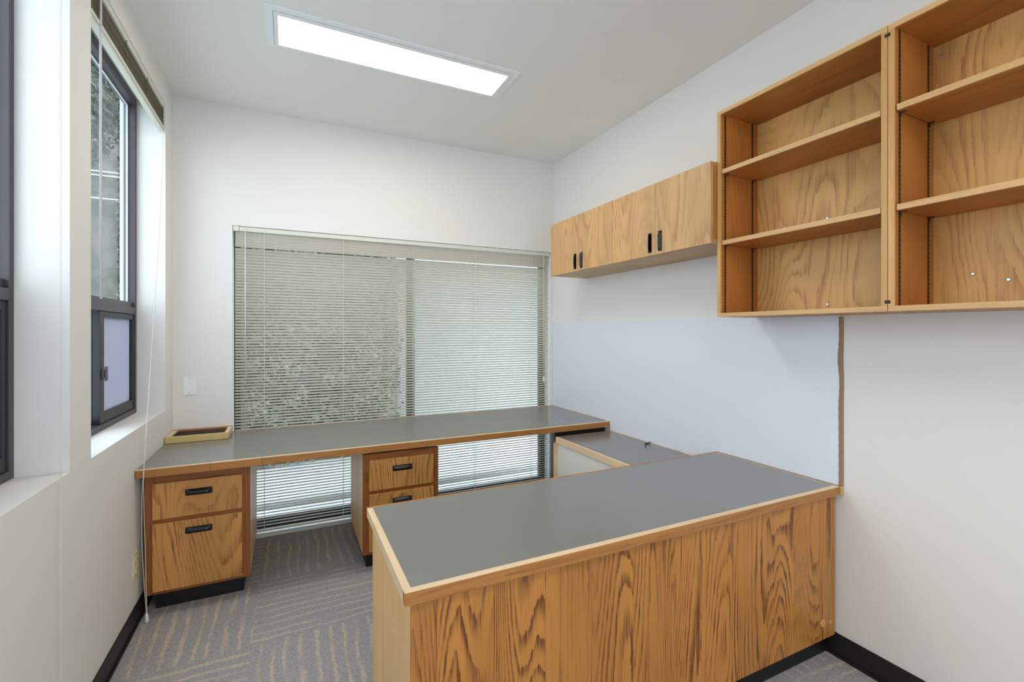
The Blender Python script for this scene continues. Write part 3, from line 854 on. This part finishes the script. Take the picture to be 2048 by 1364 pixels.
hd = tag(empty('hedge', (-0.2, 6.2, -0.06)), 'tall dense green hedge outside, behind the left half of the back blind', 'hedge')
HX0, HX1, HY0, HZ = -1.02, 1.22, 5.75, 2.7
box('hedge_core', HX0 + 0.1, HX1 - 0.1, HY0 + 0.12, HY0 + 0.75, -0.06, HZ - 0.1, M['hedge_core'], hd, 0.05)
def hs():
    r = random.random()
    if r < 0.74:
        x, z_ = random.uniform(HX0, HX1), random.uniform(-0.05, HZ)
        return Vector((x, HY0 + 0.05 + 0.07 * math.sin(3 * x + 2 * z_) + random.uniform(-0.07, 0.07), z_)), Vector((0, -1, 0.3))
    if r < 0.9:
        s_ = -1 if random.random() < 0.8 else 1
        return Vector(((HX0 if s_ < 0 else HX1) + random.uniform(-0.07, 0.07), random.uniform(HY0, HY0 + 0.8), random.uniform(-0.05, HZ))), Vector((s_, 0, 0.3))
    return Vector((random.uniform(HX0, HX1), random.uniform(HY0, HY0 + 0.8), HZ + random.uniform(-0.1, 0.1))), Vector((0, 0, 1))
leaves('hedge_foliage', hd, hd.location, 17000, hs, 0.035, M['leaf'])

sh_ = tag(empty('tall_shrub', (-1.38, 5.95, -0.06)), 'narrow dark green column of foliage outside the far left window, beside its frame', 'shrub')
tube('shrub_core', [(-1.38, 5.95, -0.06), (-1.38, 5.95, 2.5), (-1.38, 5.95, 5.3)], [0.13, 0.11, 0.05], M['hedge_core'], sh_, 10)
def ss():
    a_ = random.uniform(0, 6.283); z_ = random.uniform(0, 5.5); r = 0.17 * (1 - 0.2 * z_ / 5.5) + random.uniform(-0.03, 0.03)
    n_ = Vector((math.cos(a_), math.sin(a_), 0.3))
    return Vector((-1.38 + n_.x * r, 5.95 + n_.y * r, z_)), n_
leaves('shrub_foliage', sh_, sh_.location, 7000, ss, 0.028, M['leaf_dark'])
tr_ = tag(empty('garden_tree', (-3.3, 9.0, -0.06)), 'hazy green tree outside the far left window', 'tree')
tube('trunk', [(-3.3, 9.0, -0.06), (-3.25, 9.0, 1.2), (-3.2, 9.0, 2.6), (-3.25, 9.05, 4.0)], [0.12, 0.1, 0.08, 0.05], M['hill'], tr_, 10)
def ts():
    while True:
        q = Vector((random.gauss(0, 1), random.gauss(0, 1), random.gauss(0, 1))).normalized()
        r = random.uniform(0.75, 1.0)
        return Vector((-3.3 + q.x * 1.0 * r, 9.0 + q.y * 0.9 * r, 4.9 + q.z * 1.2 * r)), q
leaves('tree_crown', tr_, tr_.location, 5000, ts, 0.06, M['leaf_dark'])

# wooded slope far behind
bm = bmesh.new()
nx, nz = 24, 14
grid = [[bm.verts.new((-12 + 16 * i / nx, 11.5 + 3.5 * (j / nz) + 0.3 * math.sin(i * 1.3 + j), -0.1 + 9 * j / nz + 0.25 * math.sin(i * 0.9))) for i in range(nx + 1)] for j in range(nz + 1)]
for j in range(nz):
    for i in range(nx):
        bm.faces.new((grid[j][i], grid[j][i + 1], grid[j + 1][i + 1], grid[j + 1][i])).smooth = True
me = bpy.data.meshes.new('hillside'); bm.to_mesh(me); bm.free()
tag(link('hillside', me, M['hill'], (0, 0, 0)), 'grey-green hillside far outside the left windows', 'hillside')
tag(box('garden_wall', 0.8, 6.0, 6.7, 6.9, -0.06, 3.4, M['render']), 'pale grey outdoor wall behind the right half of the back blind', 'wall')

for i, zz in enumerate((3.47, 3.42, 3.13, 4.87)):
    lab = ('thin pale wire across the left window, upper one of the close pair',
           'thin pale wire across the left window, lower one of the close pair',
           'thin pale wire across the left window, lowest of all',
           'thin pale wire across the left window, topmost near the frame head')[i]
    tag(tube('overhead_wire', [(-6, 7.5, zz), (-2.5, 7.5, zz - 0.01), (1.0, 7.5, zz)], 0.007, M['plate'], None, 6), lab, 'wire', 'wires outside the left window')
